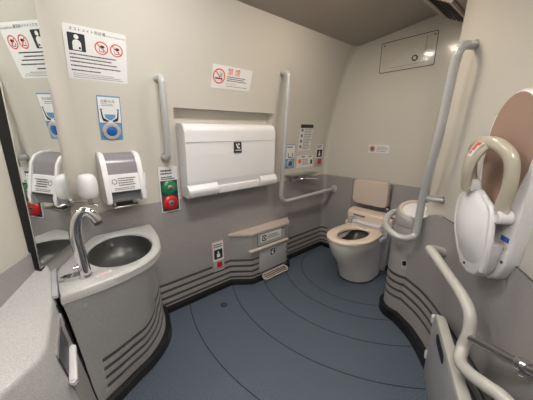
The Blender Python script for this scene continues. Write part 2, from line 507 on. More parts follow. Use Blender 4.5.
# ostomy equipment notice
t, y = sign('notice_sign', 'large white notice with a torso pictogram and two red prohibition rings beside the mirror', 'sign', MA(.313, 1.665), .262, .232, .01)
bm = B(); text_bm(bm, 'オストメイト用設備', .0165, -.108, .092, y-.0005); obj('title', bm, INK, t)
bm = B(); text_bm(bm, 'Ostomy Equipment', .0125, .030, .091, y-.0005); obj('subtitle', bm, INKG, t)
bm = B(); textlines(bm, -.115, .115, -.045, .002, 3, y, 0, .36, .005); textlines(bm, -.115, .1, -.062, -.049, 1, y, 0, .45, .005); textlines(bm, -.115, .03, -.082, -.068, 1, y, 0, .42, .005)
textlines(bm, -.11, .12, -.110, -.086, 3, y, 1, .3, .006)
obj('lettering', bm, [INK, INKG], t)
bm = B(); extr(bm, rrect(.068, .074, .003, -.082, .045), y, y-.0006); obj('pictogram_panel', bm, INK, t)
bm = B(); person(bm, -.082, .042, .048, y-.0006); obj('figure', bm, PAPER, t)
bm = B(); extr(bm, circ(.005, -.072, .022, 14), y-.0011, y-.0016); obj('mark', bm, INK, t)
prohibit(t, .018, .038, .029, y); prohibit(t, .084, .038, .029, y)

# automatic water sensor plate: white picture above, blue button below
def bluesensor(x, z, w, h, label, detail=True, cup=True):
    t, y = sign('sensor_plate', label, 'sign', MA(x, z), w, h, .004, BLUE)
    bm = B(); extr(bm, rrect(w-.008, h*.56, .003, 0, h*.19), y, y-.0006); obj('picture_panel', bm, PAPER, t)
    bm = B(); k = w/.11
    if cup:
        for s in (-1, 1):
            pts = [(s*.046*k, .048*k), (s*.034*k, .048*k), (s*.032*k, -.004*k), (s*.02*k, -.012*k), (s*.008*k, -.018*k), (s*.006*k, -.012*k)][:0] or \
                  [(s*.044*k, .05*k), (s*.034*k, .05*k), (s*.034*k, .046*k), (s*.038*k, .044*k), (s*.032*k, .004*k), (s*.008*k, -.012*k), (s*.014*k, -.018*k), (s*.034*k, -.014*k), (s*.040*k, .002*k)]
            extr(bm, pts, y-.0006, y-.0011, 0)
        extr(bm, [(-.026*k, .022*k), (.026*k, .022*k), (.024*k, .006*k), (.006*k, -.008*k), (-.006*k, -.008*k), (-.024*k, .006*k)], y-.0006, y-.001, 1)
    else:
        pts = [(-.03*k, .03*k), (-.03*k, .0), (-.015*k, -.012*k), (.03*k, -.012*k), (.03*k, .03*k), (.023*k, .03*k), (.023*k, -.005*k), (-.01*k, -.005*k), (-.023*k, .004*k), (-.023*k, .03*k)]
        extr(bm, pts, y-.0006, y-.0011, 0)
    obj('pictogram', bm, [INK, BLUE], t)
    bm = B()
    if detail: text_bm(bm, '自動水洗', .017, -.040, .084, y-.0008); obj('title', bm, INK, t); bm = B(); textlines(bm, -.038, .02, .064, .080, 2, y-.0006, 1, .4, .006)
    else: textlines(bm, -w*.4, w*.3, h*.34, h*.44, 1, y-.0006, 0, .5, .01)
    obj('lettering', bm, [INK, INKG], t)
    cz = -h*.29; r = min(w*.46, h*.2)
    bm = B(); lathe(bm, [(r, 0), (r, .004), (r*.9, .009), (r*.6, .010), (r*.56, .006)], Matrix.Translation((0, y, cz)) @ Matrix.Rotation(pi/2, 4, 'X')); obj('button_ring', bm, LGREYP, t)
    bm = B(); lathe(bm, [(r*.54, 0), (r*.54, .008), (r*.4, .011), (0, .012)], Matrix.Translation((0, y, cz)) @ Matrix.Rotation(pi/2, 4, 'X')); obj('button', bm, BLUEB, t, label='blue button')
    return t
bluesensor(.343, 1.372, .112, .236, 'blue and white sensor plate with a grey ringed button above the towel dispenser')
bluesensor(1.828, 1.072, .122, .23, 'small blue and white button plate behind the upright of the angled grab rail', False, False)

# no smoking
t, y = sign('no_smoking_sign', 'white no smoking sign with red ring and red characters high on the long wall', 'sign', MA(1.114, 1.658), .325, .145, .007)
prohibit(t, -.108, .004, .047, y, 'cigarette')
bm = B(); text_bm(bm, '禁 煙', .046, -.045, .024, y-.0005, 0); obj('title', bm, ORANGE, t)
bm = B(); text_bm(bm, 'NO SMOKING', .013, -.045, -.040, y-.0005, 0); obj('subtitle', bm, ORANGE, t)
bm = B(); textlines(bm, -.045, .13, -.022, .014, 3, y, 1, .45, .006); obj('lettering', bm, [ORANGE, INK, INKG], t)
bm = B()
textlines(bm, -.045, .14, -.056, -.046, 1, y, 2, .4, .01)
obj('fine_print', bm, [ORANGE, INK, INKG], t)

# instruction sheet, label with orange disc, red call button, low call button sign
t, y = sign('instruction_sheet', 'tall white instruction sheet with a black header above the toilet paper shelf', 'sign', MA(2.022, 1.245), .185, .25, .003)
bm = B(); extr(bm, rrect(.185, .034, .002, 0, .110), y, y-.0006)
obj('header', bm, INK, t)
for k in range(4):
    bm = B(); extr(bm, rrect(.028, .026, .003, -.062, .072-k*.052), y, y-.0006); obj('pictogram', bm, INKG, t)
bm = B(); textlines(bm, -.03, .085, -.115, .085, 13, y, 0, .4, .008)
obj('lettering', bm, [INKG, PAPER], t)
t, y = sign('flush_label', 'wide white label with an orange disc below the instruction sheet', 'sign', MA(2.055, 1.012), .25, .118, .006)
bm = B(); extr(bm, circ(.024, -.085, .004), y, y-.0006); obj('orange_disc', bm, mat('orange', srgb(226, 112, 44), .5), t)
bm = B(); extr(bm, rrect(.032, .046, .003, .095, -.012), y, y-.0006); obj('pictogram', bm, INK, t)
bm = B(); textlines(bm, -.045, .055, -.038, .028, 4, y, 1, .4, .008); obj('lettering', bm, [INK, INKG], t)
bm = B()
extr(bm, rrect(.05, .01, .002, -.035, .046), y, y-.0006); obj('caption', bm, INK, t)
bm = B(); extr(bm, rrect(.04, .01, .002, .07, .046), y, y-.0006); obj('caption', bm, INK, t)
def callbutton(x, z, w, h, label):
    t, y = sign('call_button_sign', label, 'sign', MA(x, z, 1.742 if z < .8 else None), w, h, .004, PAPER, RED)
    bm = B(); extr(bm, rrect(w*.72, h*.32, .003, 0, h*.08), y, y-.0006); obj('pictogram_panel', bm, INK, t)
    bm = B(); person(bm, 0, h*.07, h*.15, y-.0006); obj('figure', bm, PAPER, t)
    bm = B(); textlines(bm, -w*.38, w*.38, h*.3, h*.44, 2, y, 0, .5, .009); obj('lettering', bm, INK, t)
    bm = B(); extr(bm, rrect(w*.94, h*.36, .003, 0, -h*.31), y, y-.004, 0, bev=.001); obj('button_plate', bm, LGREYP, t)
    bm = B(); extr(bm, rrect(w*.4, w*.42, .003, .004, -h*.27), y-.004, y-.011, 0, bev=.002); obj('button', bm, REDB, t, label='red push button')
callbutton(2.275, 1.062, .125, .245, 'call button sign with a red button below it nearest the far corner')
callbutton(.996, .304, .108, .262, 'low call button sign with a red button down by the wall grooves')
# wash control: green and red domes
t, y = sign('call_button_unit', 'panel with a green dome button over a red dome button', 'button', MA(.644, .922, 1.741), .126, .310, .006, WHITE, th=.006)
bm = B(); extr(bm, rrect(.114, .212, .004, 0, -.043), y, y-.001); obj('dark_field', bm, DGREY, t)
bm = B(); textlines(bm, -.05, .05, .10, .138, 2, y, 0, .6, .010); textlines(bm, -.05, .045, .068, .092, 2, y, 0, .6, .008); obj('lettering', bm, INK, t)
for cz, m, lb in ((.012, GREEN, 'green dome button'), (-.092, REDB, 'red dome button')):
    bm = B(); lathe(bm, [(.051, 0), (.051, .006), (.044, .014), (.028, .018), (.022, .018), (.021, .015)], Matrix.Translation((0, y, cz)) @ Matrix.Rotation(pi/2, 4, 'X')); o = obj('button', bm, m, t, label=lb)
    bm = B(); lathe(bm, [(.020, .012), (.020, .018), (.016, .020), (0, .020)], Matrix.Translation((0, y, cz)) @ Matrix.Rotation(pi/2, 4, 'X')); c = obj('button_centre', bm, STEEL, o)
    bm = B(); extr(bm, rrect(.018, .006, .001, 0, cz), y-.020, y-.0208); obj('mark', bm, INK, o)

# far wall: little prohibition label and the access hatch
t, y = sign('prohibition_label', 'small white label with a red ring on the far wall above the toilet backrest', 'sign', MF(1.157, 1.147), .195, .074, .005)
prohibit(t, -.062, 0, .029, y, 'cup', RED)
bm = B(); extr(bm, circ(.02, -.062, 0, 20), y, y-.0004); obj('ring_field', bm, INKG, t)
bm = B(); textlines(bm, -.02, .085, -.026, .026, 4, y, 0, .4, .012); obj('lettering', bm, INKG, t)
t = thing('access_hatch', 'rectangular cream access hatch with a round lock high on the far wall', 'hatch', MF(1.012, 1.915))
def frame(bm, w, h, r, b, y0, y1):
    o = rrect(w, h, r); i = rrect(w-2*b, h-2*b, max(r-b, .001)); n = len(o)
    vo0 = [bm.verts.new((x, y0, z)) for x, z in o]; vo1 = [bm.verts.new((x, y1, z)) for x, z in o]
    vi0 = [bm.verts.new((x, y0, z)) for x, z in i]; vi1 = [bm.verts.new((x, y1, z)) for x, z in i]
    for k in range(n):
        j = (k+1) % n
        bm.faces.new((vo0[k], vo0[j], vo1[j], vo1[k])); bm.faces.new((vo1[k], vo1[j], vi1[j], vi1[k]))
        bm.faces.new((vi1[k], vi1[j], vi0[j], vi0[k])); bm.faces.new((vi0[k], vi0[j], vo0[j], vo0[k]))
bm = B(); frame(bm, .432, .238, .012, .0045, 0, -.0035); obj('seam', bm, DGREY, t)
bm = B(); extr(bm, rrect(.423, .229, .01), .004, -.003, bev=.001); obj('panel', bm, CREAM, t)
bm = B()
for lo, hi in (((.140, -.0036, -.085), (.1425, -.0028, .10)), ((-.12, -.0036, -.0868), (.142, -.0028, -.085))): box(bm, lo, hi)
obj('inner_seam', bm, GROOVE, t)
bm = B(); lathe(bm, [(.022, 0), (.022, .006), (.017, .009), (.015, .006)], Matrix.Translation((.07, -.003, -.045)) @ Matrix.Rotation(pi/2, 4, 'X')); lk = obj('lock', bm, DGREY, t)
bm = B(); lathe(bm, [(.013, .004), (.013, .0075), (0, .008)], Matrix.Translation((.07, -.003, -.045)) @ Matrix.Rotation(pi/2, 4, 'X')); obj('keyway', bm, STEEL, lk)
for sx, sz in ((-.19, .095), (.195, .095)):
    bm = B(); lathe(bm, [(.006, 0), (.005, .0025), (0, .003)], Matrix.Translation((sx, -.003, sz)) @ Matrix.Rotation(pi/2, 4, 'X'), 14); obj('screw', bm, DGREY, t)

# ------------------------------------------------------------------ mirror
MW, MZ0, MZ1 = .308, .785, 1.885
t = thing('wall_mirror', 'tall frameless mirror with a black edge above the end of the counter', 'mirror', ML(0.0, 1.2) @ Matrix.Rotation(R(1.2), 4, 'X') @ Matrix.Translation((0, 0, -1.2)))
MR = MW/2-.014
bm = B(); box(bm, (-MW/2, -.031, MZ0), (MR, .002, MZ1)); obj('backing', bm, BLACK, t)
bm = B(); box(bm, (-MW/2, -.036, MZ0), (MR, -.0312, MZ1), .0012, 1); obj('glass', bm, MIRROR, t)
bm = B()
box(bm, (-MW/2+.002, -.034, MZ0-.014), (-MW/2+.03, .0, MZ0-.001), .002)
obj('clip', bm, DGREY, t)

# ------------------------------------------------------------------ washbasin unit
ZD = .715
def close_to_wall(pts): return pts
front = [(.492, 1.738), (.486, 1.66), (.474, 1.565), (.450, 1.44), (.405, 1.31), (.33, 1.22), (.25, 1.175), (.16, 1.148), (.06, 1.135), (-.024, 1.135)]
fr = [Vector((p.x, p.y)) for p in catmull([(a, b, 0) for a, b in front], 5)]
bc = Vector((.252, 1.445)); BA, BBx = .21, .148; brot = R(78)
def bowlpt(a, k=1.):
    u = Vector((cos(brot), sin(brot))); v = Vector((-sin(brot), cos(brot)))
    return bc + u*cos(a)*BA*k + v*sin(a)*BBx*k
t = thing('washbasin', 'light grey washbasin cabinet with an oval bowl and curved front below the mirror', 'washbasin', Matrix.Translation((.25, 1.45, 0)))
T0 = Matrix.Translation((-.25, -1.45, 0))
def wb(name, bm, m, par=None, **k):
    bmesh.ops.transform(bm, matrix=T0, verts=bm.verts); return obj(name, bm, m, par or t, **k)
# deck outline: front curve, then back along mirror wall and long wall
back = [(.018, 1.452), (.072, 1.56), (.150, 1.70), (.185, 1.738), (.34, 1.738)]
outl = [(p.x, p.y) for p in fr] + [(-.022, 1.26), (-.018, 1.385)] + back
c = Vector((.25, 1.45))
def inward(p, d):
    v = c - Vector(p); return Vector(p) + v.normalized()*min(d, v.length)
# deck as loft between bowl rim and outline, by angle
N = 96
def ray_out(ang):
    d = Vector((cos(ang), sin(ang))); best = None
    for i in range(len(outl)):
        a = Vector(outl[i]) - bc; b = Vector(outl[(i+1) % len(outl)]) - bc
        e = b-a; den = d.x*(-e.y)+d.y*e.x
        if abs(den) < 1e-12: continue
        tt = (a.x*(-e.y)+a.y*e.x)/den; uu = (d.x*a.y-d.y*a.x)/den
        if tt > 0 and -1e-6 <= uu <= 1+1e-6 and (best is None or tt < best): best = tt
    return bc + d*best
angs = [2*pi*k/N for k in range(N)]
bowl = []
for a in angs:
    d = Vector((cos(a), sin(a))); u = Vector((cos(brot), sin(brot))); v = Vector((-sin(brot), cos(brot)))
    r = 1/math.sqrt((d.dot(u)/BA)**2+(d.dot(v)/BBx)**2); bowl.append(r)
out = [ray_out(a) for a in angs]
def bring(k, z): return [Vector((bc.x+cos(a)*r*k, bc.y+sin(a)*r*k, z)) for a, r in zip(angs, bowl)]
def oring(d, z, zc=None): return [Vector((*inward(p, d), z)) for p in out]
bm = B()
loft(bm, [bring(1.0, ZD-.012), bring(1.015, ZD-.004), bring(1.045, ZD), oring(.016, ZD), oring(.006, ZD-.003), oring(.0, ZD-.010), oring(-.001, ZD-.040), oring(.004, ZD-.044), oring(.02, ZD-.044)], True)
wb('deck', bm, SINKG)
bm = B()
ks = [(1.0, 0), (.985, -.03), (.96, -.06), (.90, -.09), (.78, -.113), (.55, -.125), (.25, -.13), (.07, -.132)]
loft(bm, [bring(k, ZD-.012+z) for k, z in ks], True, None, False, True)
bo = wb('bowl', bm, BOWL)
bm = B(); lathe(bm, [(.022, 0), (.022, .004), (.015, .005), (.014, .002)], Matrix.Translation((bc.x, bc.y, ZD-.143)), 20); wb('drain', bm, CHROME, bo)
for a in (R(170), R(20)):
    p = bowlpt(a, .965); q = bowlpt(a, .9)
    bm = B(); cyl(bm, (p.x, p.y, ZD-.045), (q.x, q.y, ZD-.045), .011, .009, 16); wb('overflow_cap', bm, CHROME, bo)
# cabinet skirt: from under the lip down to the tapered foot, grooves wrap the foot
fb = catmull([(a, b, 0) for a, b in [(.515, 1.738), (.507, 1.68), (.492, 1.60), (.455, 1.50), (.39, 1.415), (.30, 1.345), (.20, 1.30), (.125, 1.262), (.072, 1.235), (.026, 1.205)]], 5)
def skirt(z):
    u = max(0, min(1, (ZD-.044-z)/(ZD-.044)))
    k = u**.8
    mid = math.sin(pi*min(1, u*1.05))*.035
    pts = []
    n = len(fr)
    for i, (p, q) in enumerate(zip(fr, fb)):
        r = Vector((p.x, p.y, 0)).lerp(q, k)
        # hollow on the long-wall side
        w = max(0, 1-abs(i/n-.30)/.28)
        dirv = (Vector((c.x, c.y, 0))-Vector((r.x, r.y, 0))).normalized()
        r = r + dirv*(mid*w*1.7 + .008)
        pts.append(Vector((r.x, r.y, 0)))
    return pts
rws = dado_profile(top=ZD-.046, th=.0, skirt=.07, gz=[.30, .245, .19, .135], gd=.007, gh=.022)
zz = sorted(set([r[0] for r in rws if r[0] < .35]))
rings = []; mi = []
for z, d, m in rws[:-3]:
    P0 = skirt(z); P1 = offs(P0, -d)
    if d < 0: P1 = [a.lerp(b, max(0, min(1, (41-i)/2.5))) for i, (a, b) in enumerate(zip(P0, P1))]
    rings.append([p + Vector((0, 0, z)) for p in P1]); mi.append(m)
for z in (.34, .38, .42, .46, .50, .54, .58, .62, .65, ZD-.046):
    rings.append([p + Vector((0, 0, z)) for p in skirt(z)]); mi.append(0)
bm = B(); V = loft(bm, rings, False, mi)
bm.verts.index_update(); nn = len(rings[0])
for f in bm.faces:
    if f.material_index == 1 and min(v.index % nn for v in f.verts) >= 40: f.material_index = 0
sk = wb('cabinet', bm, [SINKG, mat('groove_mid_grey', srgb(92, 90, 92), .45), BLACK], smooth=30)
# screw caps on the skirt
for z, i in ((.635, 41), (.10, 40)):
    p = skirt(z)[i]; q = offs(skirt(z), 1)[i]; d = (q-p).normalized()
    bm = B(); cyl(bm, p + Vector((0, 0, z)) - d*.002*-1, p + Vector((0, 0, z)) - d*.004, .012, .011, 18); wb('screw_cap', bm, LGREYP)
# little printed sticker on the deck
bm = B(); box(bm, (-.03, -.009, 0), (.03, .009, .0008), M=Matrix.Translation((.135, 1.205, ZD)) @ Matrix.Rotation(R(20), 4, 'Z')); st = wb('sticker', bm, PAPER)
bm = B()
for k in range(3): box(bm, (-.025, -.006+k*.005, .0008), (.02, -.0045+k*.005, .0012), M=Matrix.Translation((.135, 1.205, ZD)) @ Matrix.Rotation(R(20), 4, 'Z'))
wb('print', bm, ORANGE, st)

# faucet
t = thing('faucet', 'tall chrome gooseneck tap on the left side of the basin deck', 'tap', Matrix.Translation((.074, 1.225, ZD)))
hd = Vector((.12, -.035, 0)).normalized()
bm = B(); lathe(bm, [(.026, 0), (.026, .01), (.021, .02), (.018, .05)], n=28); obj('base', bm, CHROME, t)
bm = B()
path = [Vector((0, 0, .01)), Vector((-.006, 0, .09)), Vector((-.010, .0, .17))]
path += [Vector((-.010, 0, .17)) + hd*(.045*(1-cos(a))) + Vector((0, 0, .112*sin(a)))*1.0 for a in [pi*k/14*.80 for k in range(1, 15)]]
tube(bm, path, .016, 20, radii=[.022-.0045*i/len(path) for i in range(len(path))]); sp = obj('spout', bm, CHROME, t)
e = path[-1]; d = (path[-1]-path[-2]).normalized()
bm = B(); cyl(bm, e - d*.004, e + d*.014, .0165, .0155, 20); o = obj('nozzle', bm, DGREY, t)
bm = B(); extr(bm, [(x, y) for x, y in circ(.050, 0, 0, 32, .022)], 0, .016, 0, 'Z', .005); obj('base_plate', bm, CHROME, t, Matrix.Translation((-.040, .018, 0)) @ Matrix.Rotation(R(-8), 4, 'Z'))
bm = B(); lathe(bm, [(.011, 0), (.010, .02), (0, .024)], Matrix.Rotation(-pi/2, 4, 'Y'), 16); obj('sensor_eye', bm, CHROME, t, Matrix.Translation((-.018, -.006, .055)))

# soap dispenser
t = thing('soap_dispenser', 'white rounded soap dispenser on a small bracket beside the mirror', 'dispenser', Matrix.Translation((.172, 1.59, .965)))
bm = B(); lathe(bm, [(0, 0), (.022, .0), (.036, .008), (.043, .024), (.045, .05), (.045, .085), (.041, .108), (.030, .124), (.015, .130), (0, .131)], n=32); obj('bottle', bm, WHITE, t)
bm = B(); cyl(bm, (0, 0, .002), (0, 0, -.03), .011, .013, 18); cyl(bm, (0, 0, -.022), (.03, -.03, -.036), .006, .005, 12); obj('nozzle', bm, CHROME, t)
bm = B(); tube(bm, fillet([(0, 0, -.012), (-.03, .004, -.012), (-.100, .03, -.012)], .01), .0065, 12); obj('bracket', bm, STEEL, t)
bm = B(); box(bm, (-.09, .0, -.035), (-.07, .05, .008), .003); obj('clamp', bm, STEEL, t)

# counter end (ledge) running toward the viewer, with the waste flap
t = thing('counter_ledge', 'pale grey counter running from the basin toward the viewer along the mirror wall', 'counter', Matrix.Translation((-.1, 1.1, 0)))
T0 = Matrix.Translation((.1, -1.1, 0))
top = [(-.028, 1.385), (-.040, 1.125), (-.066, .862), (-.088, .815), (-.154, .752), (-.30, .63), (-.50, .50), (-.475, .56), (-.178, 1.105), (-.042, 1.362)]
bot = [(.0, 1.40), (.033, 1.17), (.028, .90), (.005, .845), (-.05, .79), (-.20, .68), (-.42, .52), (-.475, .56), (-.178, 1.105), (-.042, 1.362)]
ftop = [Vector((a, b, 0)) for a, b in top]; fbot = [Vector((a, b, 0)) for a, b in bot]
cc = Vector((-.12, 1.0, 0))
def lring(z, d=0):
    k = (ZD+.004-z)/(ZD+.004)
    r = []
    for i, (a, b) in enumerate(zip(ftop, fbot)):
        p = a.lerp(b, min(1, k*1.15)); q = p
        if i < 7: q = p + Vector((-.9, .45, 0)).normalized()*d
        r.append(q + Vector((0, 0, z + ([0]*6+[.01, .02, .035, .075])[i]*(z > ZD-.002))))
    return r
bm = B()
loft(bm, [lring(0), lring(.3), lring(.5), lring(ZD-.012, 0), lring(ZD-.002, .002), lring(ZD+.004, .008)], True, None, True, True)
bmesh.ops.transform(bm, matrix=T0, verts=bm.verts)
obj('ledge_body', bm, SINKG, t, smooth=32)
bm = B(); box(bm, (-.009, -.130, -.012), (.009, .125, .0), .002, 1, 0, Matrix.Translation((-.030, 1.262, ZD+.006)) @ Matrix.Rotation(R(-1.5), 4, 'Z')); bmesh.ops.transform(bm, matrix=T0, verts=bm.verts); obj('joint_strip', bm, LGREYP, t)
# waste flap on the face of the ledge: frame follows face plane
A0 = lring(ZD-.04)[1]; A1 = lring(ZD-.04)[2]; C0 = lring(.05)[1]; C1 = lring(.05)[2]
def fpt(u, v, o=0):   # u along 0..1 back->front, v 0 top..1 bottom
    p = A0.lerp(A1, u).lerp(C0.lerp(C1, u), v)
    n = (A1-A0).cross(C0-A0).normalized()
    if n.x < 0: n = -n
    return p + n*o + Vector((.1, -1.1, 0))
def quadslab(bm, u0, u1, v0, v1, o0, o1):
    P = [[fpt(u, v, o) for u, v in ((u0, v0), (u1, v0), (u1, v1), (u0, v1))] for o in (o0, o1)]
    loft(bm, P, True, None, True, True)
bm = B(); quadslab(bm, .10, .94, .02, .93, -.002, .004); bmesh.ops.bevel(bm, geom=bm.edges[:], offset=.002, segments=2, affect='EDGES'); fl = obj('waste_panel', bm, GREY, t)
bm = B(); quadslab(bm, .34, .95, .045, .17, .003, .0065); obj('flap_opening', bm, DGREY, fl, label='dark opening')
bm = B(); quadslab(bm, .36, 1.04, .175, .215, .004, .024); bmesh.ops.bevel(bm, geom=bm.edges[:], offset=.006, segments=3, affect='EDGES'); obj('handle', bm, WHITE, fl, label='white handle')
bm = B(); quadslab(bm, .06, .20, .03, .10, .003, .006); obj('label_plate', bm, LGREYP, fl)
bm = B(); tube(bm, [fpt(.01, v, .002) for v in (-.02, .3, .6, 1.0)], .004, 8); obj('gap', bm, BLACK, t)

# ------------------------------------------------------------------ paper towel dispenser
t = thing('towel_dispenser', 'white and smoked grey paper towel dispenser on the long wall beside the soap', 'dispenser', MA(.352, .908, 1.75, False) @ Matrix.Diagonal((.95, 1.18, .98, 1)))
W2 = .108
def side(bm, x0, x1, g=0, m=0):
    pts = [(0.0, .29), (-.055, .285), (-.085, .268), (-.105, .23), (-.135, .05), (-.135, .01), (-.125, 0), (0, 0)]
    pts = [(a*(1-g) if a < 0 else a, b) for a, b in pts]
    extr(bm, pts, x0, x1, m, 'X', 0)
for a, b in ((-W2, -W2+.028), (W2-.028, W2)):
    bm = B(); side(bm, a, b); bmesh.ops.bevel(bm, geom=[e for e in bm.edges], offset=.004, segments=2, affect='EDGES'); obj('side_cheek', bm, WHITE, t)
bm = B(); extr(bm, [(0, .284), (-.052, .279), (-.080, .262), (-.098, .228), (-.108, .165), (0, .165)], -W2+.028, W2-.028, 0, 'X'); obj('upper_cover', bm, SMOKE, t, label='smoked grey cover')
bm = B(); extr(bm, [(0, .168), (-.112, .168), (-.130, .070), (0, .070)], -W2+.026, W2-.026, 0, 'X'); bmesh.ops.bevel(bm, geom=bm.edges[:], offset=.003, segments=2, affect='EDGES'); lbp = obj('label_panel', bm, WHITE, t)
bm = B(); sl_ = math.atan2(.018, .098)
textlines(bm, -.035, .06, -.018, .032, 4, 0, 0, .4, .008); textlines(bm, -.06, .06, -.04, -.024, 2, 0, 0, .4, .009); ringpoly(bm, .014, .011, -.055, .010, -.0003)
bmesh.ops.transform(bm, matrix=Matrix.Translation((0, -.1225, .119)) @ Matrix.Rotation(sl_, 4, 'X').inverted(), verts=bm.verts); obj('lettering', bm, INK, lbp)
bm = B(); extr(bm, [(0, .070), (-.118, .070), (-.110, .012), (0, .012)], -W2+.028, W2-.028, 0, 'X'); obj('lower_cover', bm, SMOKE, t, label='smoked grey lower window')
bm = B(); box(bm, (-W2+.028, -.129, .062), (W2-.028, -.10, .072), .001); obj('paper_slot', bm, DGREY, t)
bm = B(); box(bm, (W2-.004, -.122, .09), (W2+.010, -.09, .165), .003); obj('latch', bm, WHITE, t)
bm = B(); box(bm, (-.07, -.10, -.035), (.07, -.005, -.022), .004); box(bm, (-.06, -.06, -.024), (-.05, -.01, .004)); box(bm, (.05, -.06, -.024), (.06, -.01, .004)); obj('drip_tray', bm, STEEL, t)

# ------------------------------------------------------------------ grab rails on the long wall
def flange(name, p, d, r, par, m=RAIL, h=.01, lbl=None):
    bm = B(); p = Vector(p); d = Vector(d).normalized()
    cyl(bm, p, p + d*h, r, r*.92, 28); o = obj(name, bm, m, par); return o
t = thing('grab_rail', 'short vertical grab rail between the towel dispenser and the changing table', 'rail')
zt, zb = 1.590, 1.150
p0 = Vector((.606, wy(zt)-.062, zt)); p1 = Vector((.634, wy(zb)-.066, zb))
path = fillet([(p0.x, wy(zt), zt+.012), p0 + Vector((0, 0, .012)), p1 - Vector((0, 0, .012)), (p1.x, wy(zb), zb-.012)], .04, 8)
bm = B(); tube(bm, path, .0185, 20); obj('pipe', bm, RAIL, t)
for p in ((p0.x, wy(zt)+.003, zt+.012), (p1.x, wy(zb)+.003, zb-.012)): flange('mount', p, (0, -1, 0), .027, t, STEEL)
t = thing('grab_rail', 'angled grab rail running down the long wall and on to the far wall', 'rail')
path = fillet([(1.57, 1.60, 1.748), (1.572, 1.53, 1.748), (1.585, 1.565, 1.4), (1.612, 1.645, .672), (2.36, 1.61, .70), (XF, 1.608, .70)], [0, .05, .5, .09, 0, 0], 9)
bm = B(); tube(bm, path, .0185, 20); obj('pipe', bm, RAIL, t)
flange('mount', (1.568, wy(1.748)+.004, 1.748), (0, -1, 0), .026, t, STEEL)
flange('mount', (XF-.004, 1.608, .70), (-1, 0, 0), .038, t, RAILW, .014)

# ------------------------------------------------------------------ changing table
t = thing('changing_table', 'white folded baby changing table set in a recess of the long wall', 'changing table', Matrix.Translation((1.124, 1.75, .872)))
def ct(name, bm, m=WHITE, par=None, **k): return obj(name, bm, m, par or t, **k)
W = .788
prof = fillet([(0, 0, .02), (0, -.105, .0), (0, -.122, .10), (0, -.128, .34), (0, -.132, .485), (0, 0, .485)], [0, .02, .05, 0, .055, 0], 8)
bm = B(); extr(bm, [(p.y, p.z) for p in prof], -W/2+.0, W/2-.0, 0, 'X')
bmesh.ops.bevel(bm, geom=[e for e in bm.edges if abs(e.verts[0].co.x-e.verts[1].co.x) < 1e-6], offset=.006, segments=3, affect='EDGES')
ct('shell', bm)
# lower hinge covers and the centre apron
for x0, x1 in ((-W/2-.004, -W/2+.225), (W/2-.165, W/2+.012)):
    bm = B(); pf = fillet([(0, 0, -.012), (0, -.134, -.012), (0, -.150, .040), (0, -.118, .078), (0, 0, .078)], [0, .03, .035, .012, 0], 7)
    extr(bm, [(p.y, p.z) for p in pf], x0, x1, 0, 'X')
    bmesh.ops.bevel(bm, geom=[e for e in bm.edges if abs(e.verts[0].co.x-e.verts[1].co.x) < 1e-6], offset=.008, segments=3, affect='EDGES')
    ct('hinge_cover', bm, WHITE)
bm = B(); box(bm, (-W/2+.228, -.1275, -.008), (W/2-.168, -.02, .05), .008, 3); ct('apron', bm)
bm = B(); box(bm, (-W/2+.004, -.1325, .362), (W/2-.004, -.1285, .364)); ct('fold_line', bm, LGREYP)
bm = B(); extr(bm, rrect(.066, .078, .002, .012, .318), -.128, -.1335); ic = ct('icon', bm, INK, label='black icon of a baby on a table')
bm = B(); y = -.1338
extr(bm, circ(.008, .026, .322, 16), y, y-.0005); extr(bm, [(.0, .325), (.008, .328), (.016, .308), (.034, .300), (.034, .290), (.012, .294)], y, y-.0005)
extr(bm, [(-.006, .282), (.044, .282), (.044, .276), (-.006, .276)], y, y-.0005)
bmesh.ops.translate(bm, vec=(-.006, 0, .018), verts=bm.verts)
ct('figure', bm, PAPER, ic)
bm = B(); cyl(bm, (W/2, -.075, .11), (W/2+.035, -.075, .11), .010, n=16); ct('lock_lever', bm, STEEL)

# ------------------------------------------------------------------ console on the long wall
t = thing('wall_console', 'low grey console with a foot flap grille under the changing table', 'waste bin', Matrix.Translation((1.45, 1.745, 0)))
plan = [(1.105, 1.75), (1.262, 1.628), (1.700, 1.628), (1.80, 1.75)]
plan = [(a-1.45, b-1.745) for a, b in plan]
pl = fillet([(a, b, 0) for a, b in plan], [0, .035, .03, 0], 6)
rws = dado_profile(top=.455, th=.0)
bm = B(); loft(bm, [[p + Vector((0, 0, z)) for p in offs(pl, d)] for z, d, _ in rws[:-2]] + [[p + Vector((0, 0, .455)) for p in pl]], False, [m for _, _, m in rws[:-2]] + [0])
obj('housing', bm, [GREY, GROOVE, BLACK], t, smooth=30)
bm = B(); out_ = offs(pl, .012)
tp = [(p.x, p.y) for p in out_] + [(.43, .005), (-.34, .005)]
extr(bm, tp, .452, .470, 0, 'Z'); obj('top_shelf', bm, BEIGE2, t, label='beige top')
fy = -.117
bm = B(); extr(bm, rrect(.335, .115, .006, .045, .386), fy, fy-.004, 0, bev=.001); up = obj('upper_panel', bm, LGREYP, t)
bm = B(); frame(bm, .345, .125, .006, .003, fy-.001, fy-.003); bmesh.ops.translate(bm, vec=(.045, 0, .386), verts=bm.verts); obj('panel_gap', bm, GROOVE, t)
bm = B(); extr(bm, rrect(.245, .072, .004, .030, .392), fy-.004, fy-.006); lb = obj('label', bm, PAPER, up)
bm = B(); y = fy-.006; extr(bm, rrect(.05, .055, .003, -.055, .392), y, y-.0006, 0); textlines(bm, -.015, .145, .372, .415, 3, y, 0, .45, .01); ringpoly(bm, .018, .010, -.055, .392, y-.0009, 1)
obj('lettering', bm, [INK, PAPER], lb)
bm = B(); box(bm, (.170, y-.004, .425), (.195, y+.004, .435), .001); obj('latch', bm, DGREY, up)
